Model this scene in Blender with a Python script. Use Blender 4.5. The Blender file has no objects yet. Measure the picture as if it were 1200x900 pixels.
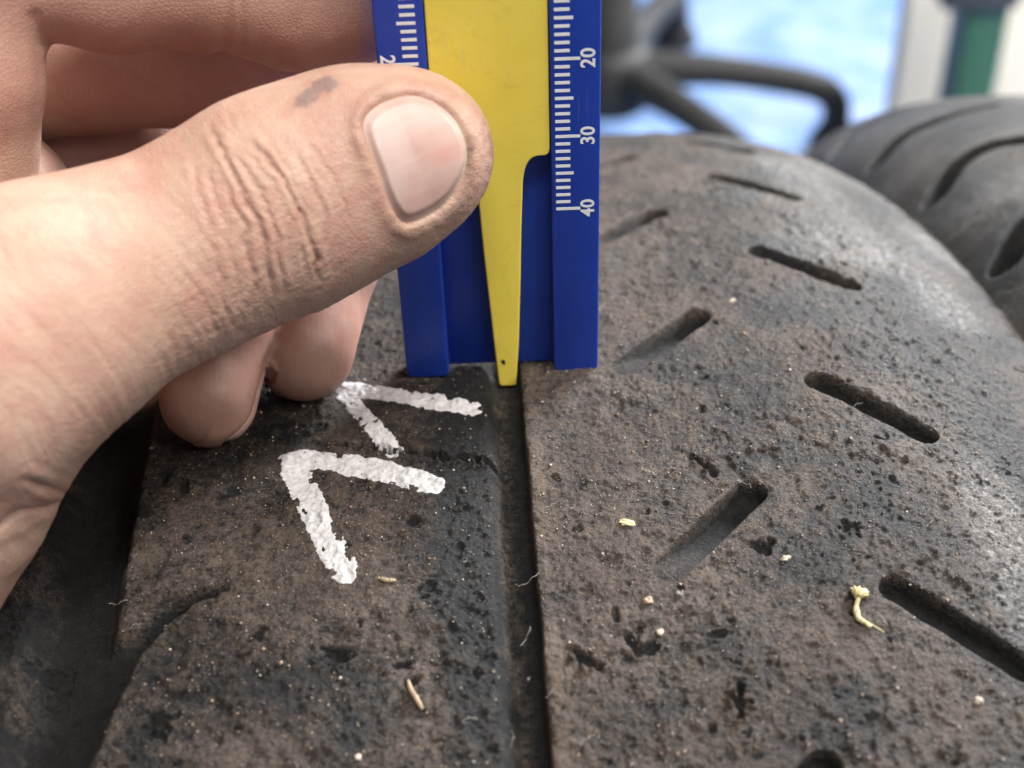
import bpy, bmesh, math, random
import numpy as np
from mathutils import Vector, Matrix

random.seed(7)
MM = 0.001
sc = bpy.context.scene
col = sc.collection

# ------------------------------------------------------------------ camera
F = 1700.0                                   # focal length in pixels of a 1200 px wide picture
CAM = np.array([1.37, -152.9, 120.6])        # mm
VP, YX = (680, 2560), 559
_Z = np.array([-(VP[0]-600), VP[1]-450, F], float); _Z /= np.linalg.norm(_Z)
_a = YX-600
_Y = np.array([_a, (F*_Z[2]-_a*_Z[0])/_Z[1], -F]); _Y /= np.linalg.norm(_Y)
CM = np.stack([np.cross(_Y, _Z), _Y, _Z], 1)  # world -> camera

cd = bpy.data.cameras.new('camera'); cam = bpy.data.objects.new('camera', cd); col.objects.link(cam)
cd.sensor_width = 36; cd.lens = 36*F/1200
cd.clip_start = 0.005; cd.clip_end = 50
cd.dof.use_dof = True; cd.dof.focus_distance = 0.174; cd.dof.aperture_fstop = 19
_m = Matrix([list(r) for r in CM.T]).to_4x4(); _m.translation = Vector(CAM*MM)
cam.matrix_world = _m
sc.camera = cam

# ------------------------------------------------------------------ light and exposure
w = bpy.data.worlds.new('World'); sc.world = w; w.use_nodes = True
w.node_tree.nodes['Background'].inputs[0].default_value = (0.92, 0.95, 1.0, 1)
w.node_tree.nodes['Background'].inputs[1].default_value = 0.10
def area(name, loc, target, sx, sy, power, color):
    d = bpy.data.lights.new(name, 'AREA'); d.shape = 'RECTANGLE'; d.size = sx; d.size_y = sy
    d.energy = power; d.color = color
    o = bpy.data.objects.new(name, d); col.objects.link(o); o.location = loc
    o.rotation_euler = (Vector(target)-Vector(loc)).to_track_quat('-Z', 'Y').to_euler()
    return o
area('ceiling_light', (0.30, -0.45, 1.65), (0, 0, 0), 1.0, 0.3, 38, (1.0, 0.96, 0.90))
area('front_ceiling_light', (1.15, -0.70, 1.18), (0, 0, 0), 1.0, 0.35, 13, (1.0, 0.96, 0.91))
cupboard_fill = area('cupboard_fill', (1.3, -0.1, 1.5), (0.75, 1.05, -0.3), 0.8, 0.3, 27, (1.0, 0.97, 0.92)); cupboard_fill.data.spread = math.radians(70)  # added unseen fill, narrow spread to brighten the cupboard and background
area('window_light', (1.9, 2.0, 1.15), (0.0, 0.0, 0.0), 1.5, 0.8, 290, (0.96, 0.97, 1.0))
sc.view_settings.view_transform = 'Standard'; sc.view_settings.look = 'None'
sc.view_settings.exposure = 0.1; sc.view_settings.gamma = 1.0
sc.view_settings.use_curve_mapping = False

# ------------------------------------------------------------------ helpers
def ray(u, v):
    return CM.T @ np.array([(u-600)/F, -(v-450)/F, -1.0])
def at_y(u, v, y):
    d = ray(u, v); return CAM + d*((y-CAM[1])/d[1])
def at_z(u, v, z):
    d = ray(u, v); return CAM + d*((z-CAM[2])/d[2])
def proj(P):
    Q = (P-CAM) @ CM.T
    return np.stack([600-F*Q[..., 0]/Q[..., 2], 450+F*Q[..., 1]/Q[..., 2]], -1), -Q[..., 2]

def link(name, me, mat=None, parent=None):
    o = bpy.data.objects.new(name, me); col.objects.link(o)
    if mat is not None and len(me.materials) == 0: me.materials.append(mat)
    if parent is not None: o.parent = parent
    return o
def tag(o, label=None, cat=None, group=None, kind=None):
    if label: o['label'] = label
    if cat: o['category'] = cat
    if group: o['group'] = group
    if kind: o['kind'] = kind
    return o
def empty(name, loc=(0, 0, 0)):
    o = bpy.data.objects.new(name, None); col.objects.link(o); o.empty_display_size = .01
    o.location = [c*MM for c in loc]; return o
def mesh_np(name, V, Q, smooth=True, attrs=None):
    """V (n,3) in mm, Q (m,3|4) int"""
    V = np.asarray(V, np.float64); Q = np.asarray(Q, np.int32)
    me = bpy.data.meshes.new(name); k = Q.shape[1]
    me.vertices.add(len(V)); me.vertices.foreach_set('co', (V*MM).astype(np.float32).ravel())
    me.loops.add(Q.size); me.loops.foreach_set('vertex_index', Q.ravel())
    me.polygons.add(len(Q)); me.polygons.foreach_set('loop_start', np.arange(0, Q.size, k, dtype=np.int32))
    if smooth: me.polygons.foreach_set('use_smooth', np.ones(len(Q), bool))
    for n, a in (attrs or {}).items():
        at = me.attributes.new(n, 'FLOAT', 'POINT'); at.data.foreach_set('value', np.asarray(a, np.float32).ravel())
    me.update(); me.validate()
    return me
def grid_quads(nr, nc, wrap=False):
    i = np.arange(nr*nc).reshape(nr, nc)
    if wrap:
        a = i[:-1]; b = np.roll(i, -1, 1)[:-1]; c = np.roll(i, -1, 1)[1:]; d = i[1:]
    else:
        a = i[:-1, :-1]; b = i[:-1, 1:]; c = i[1:, 1:]; d = i[1:, :-1]
    return np.stack([a.ravel(), b.ravel(), c.ravel(), d.ravel()], 1)

def _hash(ix, iy, iz, seed):
    h = (ix.astype(np.int64)*374761393 + iy.astype(np.int64)*668265263 + iz.astype(np.int64)*2147483647 + seed*974711) & 0xffffffff
    h = ((h ^ (h >> 13))*1274126177) & 0xffffffff
    h = ((h ^ (h >> 16))*2246822519) & 0xffffffff
    return ((h ^ (h >> 15)) & 0xffffff)/float(0xffffff)
def noise2(x, y, seed=0):
    x0 = np.floor(x); y0 = np.floor(y); fx = x-x0; fy = y-y0
    x0 = x0.astype(np.int64); y0 = y0.astype(np.int64); z = np.zeros_like(x0)
    u = fx*fx*fx*(fx*(fx*6-15)+10); v = fy*fy*fy*(fy*(fy*6-15)+10)
    a = _hash(x0, y0, z, seed); b = _hash(x0+1, y0, z, seed); c = _hash(x0, y0+1, z, seed); d = _hash(x0+1, y0+1, z, seed)
    return ((a*(1-u)+b*u)*(1-v)+(c*(1-u)+d*u)*v)*2-1
def noise3(P, seed=0):
    return (noise2(P[..., 0]+.37*P[..., 2], P[..., 1]-.61*P[..., 2], seed)+noise2(P[..., 1]+.53*P[..., 0]+7, P[..., 2]-.41*P[..., 0], seed+1))*.5
def fbm2(x, y, seed, octv=3, gain=.5):
    r = 0; a = 1.0; c, s_ = math.cos(.6), math.sin(.6)
    for k in range(octv):
        r = r+a*noise2(x, y, seed+k*17); x, y = (c*x-s_*y)*2.03, (s_*x+c*y)*2.03; a *= gain
    return r
def sstep(a, b, x):
    t = np.clip((x-a)/(b-a), 0, 1); return t*t*(3-2*t)
def seg_dist(px, py, a, b):
    ax, ay = a; bx, by = b; dx, dy = bx-ax, by-ay
    t = np.clip(((px-ax)*dx+(py-ay)*dy)/(dx*dx+dy*dy+1e-12), 0, 1)
    return np.hypot(px-ax-t*dx, py-ay-t*dy), t

# ------------------------------------------------------------------ node material helpers
class NT:
    def __init__(s, name):
        s.m = bpy.data.materials.new(name); s.m.use_nodes = True; s.t = s.m.node_tree
        s.b = s.t.nodes['Principled BSDF']; s.tc = None
    def n(s, typ, ins=None, **kw):
        q = s.t.nodes.new(typ)
        for k, v in kw.items(): setattr(q, k, v)
        for k, v in (ins or {}).items():
            if isinstance(v, bpy.types.NodeSocket): s.t.links.new(v, q.inputs[k])
            else: q.inputs[k].default_value = v
        return q
    def obj(s):
        if s.tc is None: s.tc = s.n('ShaderNodeTexCoord').outputs['Object']
        return s.tc
    def attr(s, name): return s.n('ShaderNodeAttribute', attribute_name=name).outputs['Fac']
    def noise(s, scale, detail=3, rough=.55, vec=None, dist=0.0):
        return s.n('ShaderNodeTexNoise', {'Vector': vec or s.obj(), 'Scale': scale, 'Detail': detail, 'Roughness': rough, 'Distortion': dist}).outputs['Fac']
    def mapr(s, v, a, b, c=0., d=1.):
        return s.n('ShaderNodeMapRange', {'Value': v, 'From Min': a, 'From Max': b, 'To Min': c, 'To Max': d}).outputs['Result']
    def mix(s, f, a, b, mode='MIX'):
        q = s.n('ShaderNodeMix', data_type='RGBA', blend_type=mode)
        for idx, v in ((0, f), (6, a), (7, b)):
            if isinstance(v, bpy.types.NodeSocket): s.t.links.new(v, q.inputs[idx])
            else: q.inputs[idx].default_value = (v if not isinstance(v, tuple) or len(v) == 4 else (*v, 1))
        return q.outputs[2]
    def math(s, op, a, b=0.0, clamp=False):
        q = s.n('ShaderNodeMath', operation=op, use_clamp=clamp)
        for i, v in ((0, a), (1, b)):
            if isinstance(v, bpy.types.NodeSocket): s.t.links.new(v, q.inputs[i])
            else: q.inputs[i].default_value = v
        return q.outputs[0]
    def set(s, **kw):
        for k, v in kw.items():
            k = k.replace('_', ' ')
            if isinstance(v, bpy.types.NodeSocket): s.t.links.new(v, s.b.inputs[k])
            else: s.b.inputs[k].default_value = (v if not isinstance(v, tuple) or len(v) == 4 or k == 'Subsurface Radius' else (*v, 1))
        return s
    def bump(s, h, strength=.3, dist=.0003, normal=None):
        ins = {'Height': h, 'Strength': strength, 'Distance': dist}
        if normal is not None: ins['Normal'] = normal
        q = s.n('ShaderNodeBump', ins); s.t.links.new(q.outputs[0], s.b.inputs['Normal']); return q.outputs[0]

def plain(name, color, rough=.5, var=.12, scale=60., metallic=0., spec=.5):
    t = NT(name); nz = t.noise(scale, 4)
    c = t.mix(t.mapr(nz, .3, .7), tuple(v*(1-var) for v in color), tuple(min(1, v*(1+var)) for v in color))
    t.set(Base_Color=c, Roughness=t.mapr(nz, .2, .8, rough-.08, rough+.08), Metallic=metallic, Specular_IOR_Level=spec)
    return t.m

# rubber with ground-in dust: attribute 'dust' = how much pale dust sticks there, 'scuff' = pale scuffed rubber, and sheen painted into the colour
def rubber_mat():
    t = NT('worn_rubber'); d = t.attr('dust'); sfa = t.attr('scuff_sheen')
    fine = t.noise(2300, 5, .75); mid = t.noise(800, 5, .75); big = t.noise(95, 4, .6)
    nz = t.math('ADD', t.math('MULTIPLY', t.math('SUBTRACT', mid, .5), 2.2), t.math('MULTIPLY', t.math('SUBTRACT', fine, .5), 2.4))
    dm = t.math('ADD', d, t.math('MULTIPLY', nz, t.mapr(d, .05, .45)))
    dm = t.mapr(dm, .15, 1.0)
    dustc = t.mix(t.mapr(big, .35, .65), (.066, .048, .036), (.120, .093, .073))
    base = t.mix(t.mapr(mid, .3, .7), (.007, .007, .0075), (.018, .0175, .0175))
    c = t.mix(dm, base, dustc)
    spk = t.noise(1100, 3, .7)
    sm = t.mapr(t.math('ADD', t.math('MULTIPLY', sfa, .35), t.math('MULTIPLY', t.math('SUBTRACT', spk, .5), 2.6)), .30, .75)
    sm = t.math('MULTIPLY', sm, sfa)
    c = t.mix(t.math('MULTIPLY', sm, .8), c, (.28, .27, .255))
    # loose pale grains
    vor = t.n('ShaderNodeTexVoronoi', {'Vector': t.obj(), 'Scale': 2300., 'Randomness': 1.}, feature='F1')
    gate = t.math('GREATER_THAN', t.n('ShaderNodeSeparateColor', {'Color': vor.outputs['Color']}).outputs[0], .80)
    gr = t.math('MULTIPLY', t.mapr(vor.outputs['Distance'], .10, .26, 1., 0.), gate)
    gr = t.math('MULTIPLY', gr, t.mapr(d, .1, .5))
    c = t.mix(t.math('MULTIPLY', gr, .8), c, (.40, .33, .26))
    t.set(Base_Color=c, Roughness=t.math('SUBTRACT', t.mapr(dm, 0., 1., .52, .62), t.math('MULTIPLY', sfa, .10)), Specular_IOR_Level=t.mapr(sfa, 0., 1., .24, .62))
    h = t.math('ADD', t.math('MULTIPLY', fine, .6), t.math('ADD', mid, t.math('MULTIPLY', gr, .5)))
    t.bump(h, 1.0, .0008)
    return t.m
M_rubber = rubber_mat()

# ------------------------------------------------------------------ floor and far things (mm, world Z up along the gauge)
def box_mesh(name, x0, x1, y0, y1, z0, z1, bev=0.0, segs=3):
    bm = bmesh.new(); bmesh.ops.create_cube(bm, size=1)
    for v in bm.verts:
        v.co = Vector(((x0+x1)/2+v.co.x*(x1-x0), (y0+y1)/2+v.co.y*(y1-y0), (z0+z1)/2+v.co.z*(z1-z0)))*MM
    if bev: bmesh.ops.bevel(bm, geom=bm.edges[:], offset=bev*MM, segments=segs, profile=.5, affect='EDGES')
    me = bpy.data.meshes.new(name); bm.to_mesh(me); bm.free()
    for p in me.polygons: p.use_smooth = bool(bev)
    if bev: me.set_sharp_from_angle(angle=math.radians(50))
    return me
def tube_mesh(name, pts, rad, n=20, cap=True):
    P = np.array(pts, float); R = np.array(rad, float) if np.ndim(rad) else np.full(len(P), float(rad))
    T = np.gradient(P, axis=0); T /= np.linalg.norm(T, axis=1)[:, None]
    ref = np.array([0, 0, 1.]) if abs(T[0][2]) < .9 else np.array([1., 0, 0])
    V = []
    a = np.linspace(0, 2*np.pi, n, endpoint=False)
    u = np.cross(T[0], ref); u /= np.linalg.norm(u)
    for p, t, r in zip(P, T, R):
        u = u-t*(u@t); u /= np.linalg.norm(u); v = np.cross(t, u)
        V.append(p+r*(np.cos(a)[:, None]*u+np.sin(a)[:, None]*v))
    V = np.concatenate(V); Q = grid_quads(len(P), n, True)
    if cap:
        k = len(V); V = np.vstack([V, P[:1], P[-1:]])
        f = [(k, (i+1) % n, i, i) for i in range(n)]
        b = (len(P)-1)*n; f += [(k+1, b+i, b+(i+1) % n, b+(i+1) % n) for i in range(n)]
        faces = [list(q) for q in Q]+[[q[0], q[1], q[2]] for q in f]
        me = bpy.data.meshes.new(name); me.from_pydata([tuple(x*MM) for x in V], [], faces)
        for p_ in me.polygons: p_.use_smooth = True
        me.set_sharp_from_angle(angle=math.radians(50))
        return me
    return mesh_np(name, V, Q)
def smooth_path(pts, n=40):
    P = np.array(pts, float); t = np.arange(len(P)); tt = np.linspace(0, len(P)-1, n); out = []
    for q in tt:
        i = min(int(q), len(P)-2); f_ = q-i
        p0, p1, p2, p3 = P[max(i-1, 0)], P[i], P[i+1], P[min(i+2, len(P)-1)]
        out.append(.5*((2*p1)+(-p0+p2)*f_+(2*p0-5*p1+4*p2-p3)*f_**2+(-p0+3*p1-3*p2+p3)*f_**3))
    return np.array(out)

FLOOR = -605.0
def floor_mat():
    t = NT('blue_epoxy_floor'); a = t.noise(3.2, 4, .55, dist=.6); b = t.noise(22, 4)
    c = t.mix(t.mapr(a, .40, .62), (.105, .200, .43), (.185, .275, .46)); c = t.mix(t.math('MULTIPLY', t.mapr(b, .4, .7), .25), c, (.52, .56, .62))
    t.set(Base_Color=c, Roughness=t.mapr(b, .3, .7, .42, .55)); return t.m
fl = link('floor', mesh_np('floor', [(-4000, -3000, FLOOR), (5000, -3000, FLOOR), (5000, 7000, FLOOR), (-4000, 7000, FLOOR)], [(0, 1, 2, 3)], False), floor_mat())
tag(fl, kind='structure')

M_black = plain('black_plastic', (.016, .016, .016), .6, .2, 40, spec=.3)
M_cream = plain('cream_paint', (.80, .72, .60), .5, .06, 6)
M_green = plain('green_paint', (.018, .068, .034), .42, .2, 25)
M_steel = plain('dark_steel', (.05, .05, .05), .4, .2, 50, metallic=.6)
M_seat = plain('dark_fabric', (.03, .03, .035), .85, .2, 200)

# workshop chair (star base)
hub = at_z(716, 84, -535)
chair = tag(empty('swivel_chair', (hub[0], hub[1], FLOOR)), 'black swivel chair on a star base standing on the blue floor', 'chair')
def inchair(me, name, mat, lab=None):
    o = link(name, me, mat, chair); me.transform(Matrix.Translation(Vector((-hub[0]*MM, -hub[1]*MM, -FLOOR*MM)))); return o
hz = -FLOOR-535
def loc_tube(name, pts, r, mat, n=20, par=None):
    o = link(name, tube_mesh(name, pts, r, n), mat, par or chair); return o
loc_tube('column', [(0, 0, hz-30), (0, 0, hz+60), (0, 0, hz+62), (0, 0, hz+420)], [27, 27, 25, 25], M_black)
loc_tube('hub', [(0, 0, hz-36), (0, 0, hz-30), (0, 0, hz+22), (0, 0, hz+30)], [34, 40, 40, 32], M_black, 28)
endA = at_z(985, 98, -540)[:2]-hub[:2]; La = np.linalg.norm(endA); angA = math.atan2(endA[1], endA[0])
endB = at_z(842, 172, -548)[:2]-hub[:2]; angB = math.atan2(endB[1], endB[0])
for k, ang in enumerate((angA, angB, angA+math.radians(75), angA+math.radians(150), angA+math.radians(222))):
    dx, dy = math.cos(ang), math.sin(ang); L = La
    pts = smooth_path([(dx*20, dy*20, hz+3), (dx*L*.45, dy*L*.45, hz+5), (dx*L*.85, dy*L*.85, hz-6), (dx*L*.98, dy*L*.98, hz-22), (dx*L, dy*L, hz-50)], 30)
    leg = loc_tube('leg', pts, list(np.interp(np.arange(30), [0, 8, 29], [20, 15.5, 13.5])), M_black)
    ft = link('foot', tube_mesh('foot', [(dx*L, dy*L, 0.2), (dx*L, dy*L, 6), (dx*L, dy*L, 24)], [24, 24, 15], 20), M_black, leg)
bm = bmesh.new(); bmesh.ops.create_cone(bm, cap_ends=True, segments=40, radius1=.2, radius2=.2, depth=.07)
bmesh.ops.bevel(bm, geom=[e for e in bm.edges if len(e.link_faces) == 2 and e.calc_face_angle() > 1], offset=.025, segments=4, affect='EDGES')
me = bpy.data.meshes.new('seat'); bm.to_mesh(me); bm.free(); me.transform(Matrix.Translation((0, 0, (hz+450)*MM)))
link('seat', me, M_seat, chair)

# cream cupboard and green post
cu = at_z(1043, 60, -520); cy = 1050.0
cl = at_y(1046, 60, cy)[0]
cup = empty('cupboard', (cl+260, cy, FLOOR)); tag(cup, 'cream painted cupboard behind the green post', 'cupboard')
def in_at(parent, name, me, mat):
    o = link(name, me, mat, parent); me.transform(Matrix.Translation(-parent.location)); return o
in_at(cup, 'body', box_mesh('body', cl, cl+520, cy, cy+110, FLOOR+30, FLOOR+900, 6), M_cream)
in_at(cup, 'plinth', box_mesh('plinth', cl+15, cl+505, cy+10, cy+100, FLOOR+.3, FLOOR+29, 2), M_cream)
in_at(cup, 'door', box_mesh('door', cl+8, cl+250, cy-14, cy-1, FLOOR+38, FLOOR+892, 3), M_cream)
in_at(cup, 'door', box_mesh('door', cl+262, cl+514, cy-14, cy-1, FLOOR+38, FLOOR+892, 3), M_cream)
bpy.context.view_layer.update()
yaw_ = math.radians(-20); cup.rotation_euler.z = yaw_; cup.location = ((cl+260*math.cos(yaw_))*MM, (cy+260*math.sin(yaw_))*MM, FLOOR*MM)
py = 900.0
pl_, pr_ = at_y(1127, 50, py)[0], at_y(1178, 50, py)[0]
post = empty('steel_post', ((pl_+pr_)/2, py, FLOOR)); tag(post, 'dark green square steel post in front of the cream cupboard', 'post')
in_at(post, 'tube', box_mesh('tube', pl_, pr_, py, py+40, FLOOR+6, FLOOR+1000, 4), M_green)
in_at(post, 'base_plate', box_mesh('base_plate', pl_-35, pr_+35, py-35, py+75, FLOOR+.3, FLOOR+6, 1), M_green)
zc_ = at_y(1150, 8, py)[2]
in_at(post, 'clamp', box_mesh('clamp', pl_-22, pr_+4, py-8, py+48, zc_, zc_+46, 4), M_steel)

# ------------------------------------------------------------------ the tyre
TR, TA, TB, TXC, TYAW, TRX, TRY = 298.49, -6.77e-4, 4.0117e-7, -4.299, .05425, -.066473, -.023894
def rot(ax, a):
    c, s = math.cos(a), math.sin(a)
    return np.array({0: [[1, 0, 0], [0, c, -s], [0, s, c]], 1: [[c, 0, s], [0, 1, 0], [-s, 0, c]], 2: [[c, -s, 0], [s, c, 0], [0, 0, 1]]}[ax])
RM = rot(2, TYAW) @ rot(0, TRX) @ rot(1, TRY)
def tyre_d(x): return TA*(x-TXC)**2+TB*(x-TXC)**4
D0 = tyre_d(0.0)
def tyre_pt(x, s, h=0.0):
    r = TR-tyre_d(x)+h; th = s/TR
    return np.stack(np.broadcast_arrays(x, r*np.sin(th), r*np.cos(th)-(TR-D0)), -1) @ RM.T
def pix_to_tyre(u, v):
    x, s = -10.0, -20.0
    for _ in range(40):
        q = np.array([[x, s], [x+.1, s], [x, s+.1]]); w, _d = proj(tyre_pt(q[:, 0], q[:, 1]))
        J = np.stack([(w[1]-w[0])/.1, (w[2]-w[0])/.1], 1)
        d = np.clip(np.linalg.solve(J, np.array([u, v])-w[0]), -6, 6); x += d[0]; s += d[1]
        if np.abs(d).max() < 1e-3: break
    return x, s

rng = np.random.default_rng(11)
def groove_c(s): return .027*np.clip(s, -110, 40)-.1
pits = []
for _ in range(420):
    x = rng.uniform(-90, 78); s = rng.uniform(-80, 60); r = .16+rng.exponential(.24); r = min(r, 1.6)
    pits.append((x, s, r, r*rng.uniform(.25, .7), rng.uniform(.3, 1.0), rng.uniform(0, math.pi)))
for u, v, r in ((190, 850, 1.6), (175, 855, 1.2), (205, 842, 1.0), (300, 745, 1.1), (390, 770, 1.5), (405, 765, 1.2), (485, 608, 1.1), (685, 770, 1.0),
                (745, 745, 1.2), (755, 760, 1.5), (735, 768, 1.1), (1000, 620, 1.6), (990, 612, 1.0), (500, 690, 1.2), (470, 780, 1.3), (480, 800, 1.0), (370, 610, 1.1),
                (720, 720, 1.0), (215, 570, 1.2), (270, 578, 1.3), (540, 640, 1.0), (560, 700, .9), (960, 595, .8), (650, 560, .8), (780, 590, .7), (560, 790, 1.1), (405, 400, 1.0), (60, 770, 2.0), (40, 775, 1.6)):
    x, s = pix_to_tyre(u, v); pits.append((x, s, r, r*.36, .7, rng.uniform(0, 3)))
SP = 36.6
sipes = []
for k in range(-3, 6):
    sipes.append(((40.2, -8.2+36.3*k), (51.1, -18.8+36.3*k), 1.75, 3.0, 0))
    sipes.append(((27.1, 8.7+37.2*k), (15.8, -1.8+37.2*k), 1.85, 2.8, 1))
cracks = [[pix_to_tyre(*q) for q in L] for L in (
    [(392, 521), (430, 524), (480, 529), (520, 536), (560, 539), (588, 544)],
    [(866, 798), (869, 815), (868, 838)], [(860, 818), (878, 822)],
    [(676, 764), (690, 776), (700, 780)], [(812, 535), (826, 545), (838, 556)], [(735, 745), (748, 770)],
    [(530, 345), (560, 350)])]
cr_w = [(.46, 2.2), (.32, 1.1), (.25, .8), (.45, .8), (.3, .6), (.35, .6), (.3, .5)]

_arc = [pix_to_tyre(*q) for q in ((268, 689), (248, 697), (225, 709), (185, 737), (156, 772), (135, 820), (112, 875), (97, 899))]
ARC = np.array([(a, b, a, -b) for a, b in _arc]); NOTCH_S = ARC[3, 1]
ARC = np.vstack([ARC, [ARC[-1, 0]-.5, ARC[-1, 1]-40, ARC[-1, 0]-.5, -ARC[-1, 1]+40]])
def tyre_height(xa, sa):
    """xa, sa 1-D sorted; returns height, dust, scuff on the grid (rows = s)"""
    X, S = np.meshgrid(xa, sa)
    und = fbm2(X/14, S/14, 3, 2)*.14
    rough = fbm2(X/2.2, S/2.2, 21, 3, .6)*.16
    grain = np.clip(noise2(X/.50, S/.50, 78)*.7+noise2(X/.28, S/.28, 79)*.6, -.4, 1)
    fine = grain*.125+noise2(X/1.2, S/1.2, 77)*.10
    bumps = np.clip(noise2(X/.75, S/.75, 91)-.35, 0, 1)*.22
    patch = sstep(-.25, .5, noise2(X/9, S/9, 41))
    fine = fine*(1+.7*sstep(36, 60, X))
    h = und+rough*(.8+.8*patch)+fine+bumps*(.4+.6*patch)
    dust = .62+.28*fbm2(X/10, S/10, 55, 3)
    dust += .25*np.clip(-rough/.12, -1, 1)*-.4
    # bare rubber: strip left of the groove, right shoulder, edge of the left block
    gx = X-groove_c(S)
    dust -= .20*sstep(2, -4, gx)*(1-.5*sstep(-20, -50, S))
    strip = sstep(-10.5, -7.5, gx+1.4*noise2(S/5, X*0+3, 5))*(1-sstep(-2.6, -1.8, gx))
    dust -= .42*strip
    h += strip*noise2(X/.9, S/.9, 93)*.10
    sh = sstep(14, 52, X+9*noise2(X/12, S/12, 9)-5*noise2(X/5, S/5, 10))
    dust -= .30*sh
    dust -= .25*sstep(-54, -58, X)*sstep(-.2, .4, noise2(X/7, S/9, 19))
    scuff_sheen = sstep(34, 58, X+7*noise2(X/15, S/15, 12))*(.35+.65*sstep(-.2, .5, noise2(X/11, S/16, 13)))
    # centre groove
    wl, wr = 1.75, 1.65
    wob = .10*noise2(S/3, X*0, 31)+.05*noise2(S/.9, X*0, 32)
    g = (1-sstep(wr-.3, wr+.35, gx+wob))*sstep(-wl-1.5, -wl+.6, gx+wob)
    lip = np.exp(-((gx-2.6)/1.0)**2)*.12-np.exp(-((gx-1.6)/.5)**2)*.1
    h = h*(1-.85*g)+lip*(1-g)-2.9*g
    dust = dust*(1-g)+(.12+.34*sstep(1.0, -1.2, gx)*(.6+.6*noise2(X/1.2, S/5, 33)))*g+.34*np.exp(-((gx-2.9)/1.2)**2)*(1-g)
    # left wide groove, with the tapering side notch
    e = np.where(S > -39, -47.0, np.interp(-S, ARC[:, 3], ARC[:, 2]))+.3*noise2(S/4, X*0, 61)
    e = np.where(S > NOTCH_S, np.minimum(e, -47.0+0*e), e)
    wg = sstep(-58.0, -53.5, X)*(1-sstep(e-2.0, e+1.1, X))**1.3
    h = h*(1-.6*wg)-5.0*wg
    dust = dust*(1-wg)+0.0*wg+.10*wg*(1.2*sstep(-.3, .5, noise2(X/4, S/12, 71)))
    # side notch: the upper block slopes down into it, the lower block ends it with a crisp curved edge
    sa_arc = np.interp(X, ARC[::-1, 0], ARC[::-1, 1], left=-99, right=99)+.25*noise2(X/2, S/2, 63)
    t = np.clip((X+47.0)/14.0, 0, 1)
    reach = .8+3.4*(1-t)**1.1
    up = S-sa_arc
    n_ = sstep(-.25, .2, up)*sstep(reach, reach*.45, up)*(X > -47.6)*(t < 1)*sstep(1., .75, t)
    h = h-n_*(4.8*(1-t)**.75+.2)*(1-wg)
    dust = dust*(1-.95*n_)-.32*sstep(reach*2.4, reach*.6, up)*(up > 0)*(X > -47)*(t < 1)*(1-t)
    # sipes
    def win(x0, x1, s0, s1):
        i0, i1 = np.searchsorted(xa, (x0, x1)); j0, j1 = np.searchsorted(sa, (s0, s1)); return slice(j0, j1), slice(i0, i1)
    for (a, b, wd, dp, kind) in sipes:
        w_ = win(min(a[0], b[0])-5, max(a[0], b[0])+5, min(a[1], b[1])-5, max(a[1], b[1])+5)
        x_, s_ = X[w_], S[w_]
        if x_.size == 0: continue
        d, t = seg_dist(x_, s_, a, b); d = d+.035*noise2(x_/1.1, s_/1.1, 15)
        h[w_] *= 1-.65*np.exp(-((d-wd)/.55)**2)
        m = sstep(wd+.22, wd-.28, d)
        depth = dp*np.ones_like(t)
        if kind: depth = dp*(1-sstep(.5, 1.0, t)*.68)
        h[w_] = h[w_]*(1-.75*m)-depth*m-np.exp(-((d-wd)/.5)**2)*.10*(1-m)
        dust[w_] = dust[w_]*(1-m)+(.02 if not kind else .02+.3*sstep(.35, 1, t))*m
        scuff_sheen[w_] *= (1-m)
    for (px, ps, r, dp, asp, an) in pits:
        w_ = win(px-2.2*r, px+2.2*r, ps-2.2*r, ps+2.2*r)
        x_, s_ = X[w_]-px, S[w_]-ps
        if x_.size == 0: continue
        c, s2 = math.cos(an), math.sin(an)
        q = np.hypot((c*x_+s2*s_)/r, (-s2*x_+c*s_)/(r*asp))+.5*noise2(X[w_]/.8, S[w_]/.8, 101)+.25*noise2(X[w_]/.35, S[w_]/.35, 102)
        m = sstep(1.05, .55, q)
        h[w_] -= m*dp; dust[w_] -= m*.42
        h[w_] += np.exp(-((q-1.25)/.22)**2)*.05
    for L, (wd, dp) in zip(cracks, cr_w):
        for a, b in zip(L[:-1], L[1:]):
            w_ = win(min(a[0], b[0])-2, max(a[0], b[0])+2, min(a[1], b[1])-2, max(a[1], b[1])+2)
            x_, s_ = X[w_], S[w_]
            if x_.size == 0: continue
            d, t = seg_dist(x_, s_, a, b); d = d+.35*noise2(x_/.9, s_/.9, 51)
            m = sstep(wd+.12, wd-.12, d)
            h[w_] = np.minimum(h[w_], h[w_]*(1-m)-dp*m); dust[w_] -= m*.5
            ch = np.exp(-((d-wd-.45)/.35)**2)*np.clip(noise2(x_/.55, s_/.55, 52), 0, 1)
            h[w_] += ch*.55; dust[w_] += ch*.3
    return h, np.clip(dust, 0, 1.2), scuff_sheen, X, S, gx

def adaptive(lims):
    out = [lims[0][0]]
    for a, b, st0, st1 in lims:
        q = a
        while q < b-1e-6:
            st = st0+(st1-st0)*(q-a)/(b-a); q += st; out.append(min(q, b))
    return np.unique(np.round(np.array(out), 5))
XA = adaptive([(-98, -60, .5, .17), (-60, 56, .17, .17), (56, 84, .22, .35)])
SA = adaptive([(-84, -10, .15, .17), (-10, 40, .19, .32), (40, 150, .34, .9)])
H, DU, SCF, XG, SG, GX = tyre_height(XA, SA)
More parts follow.
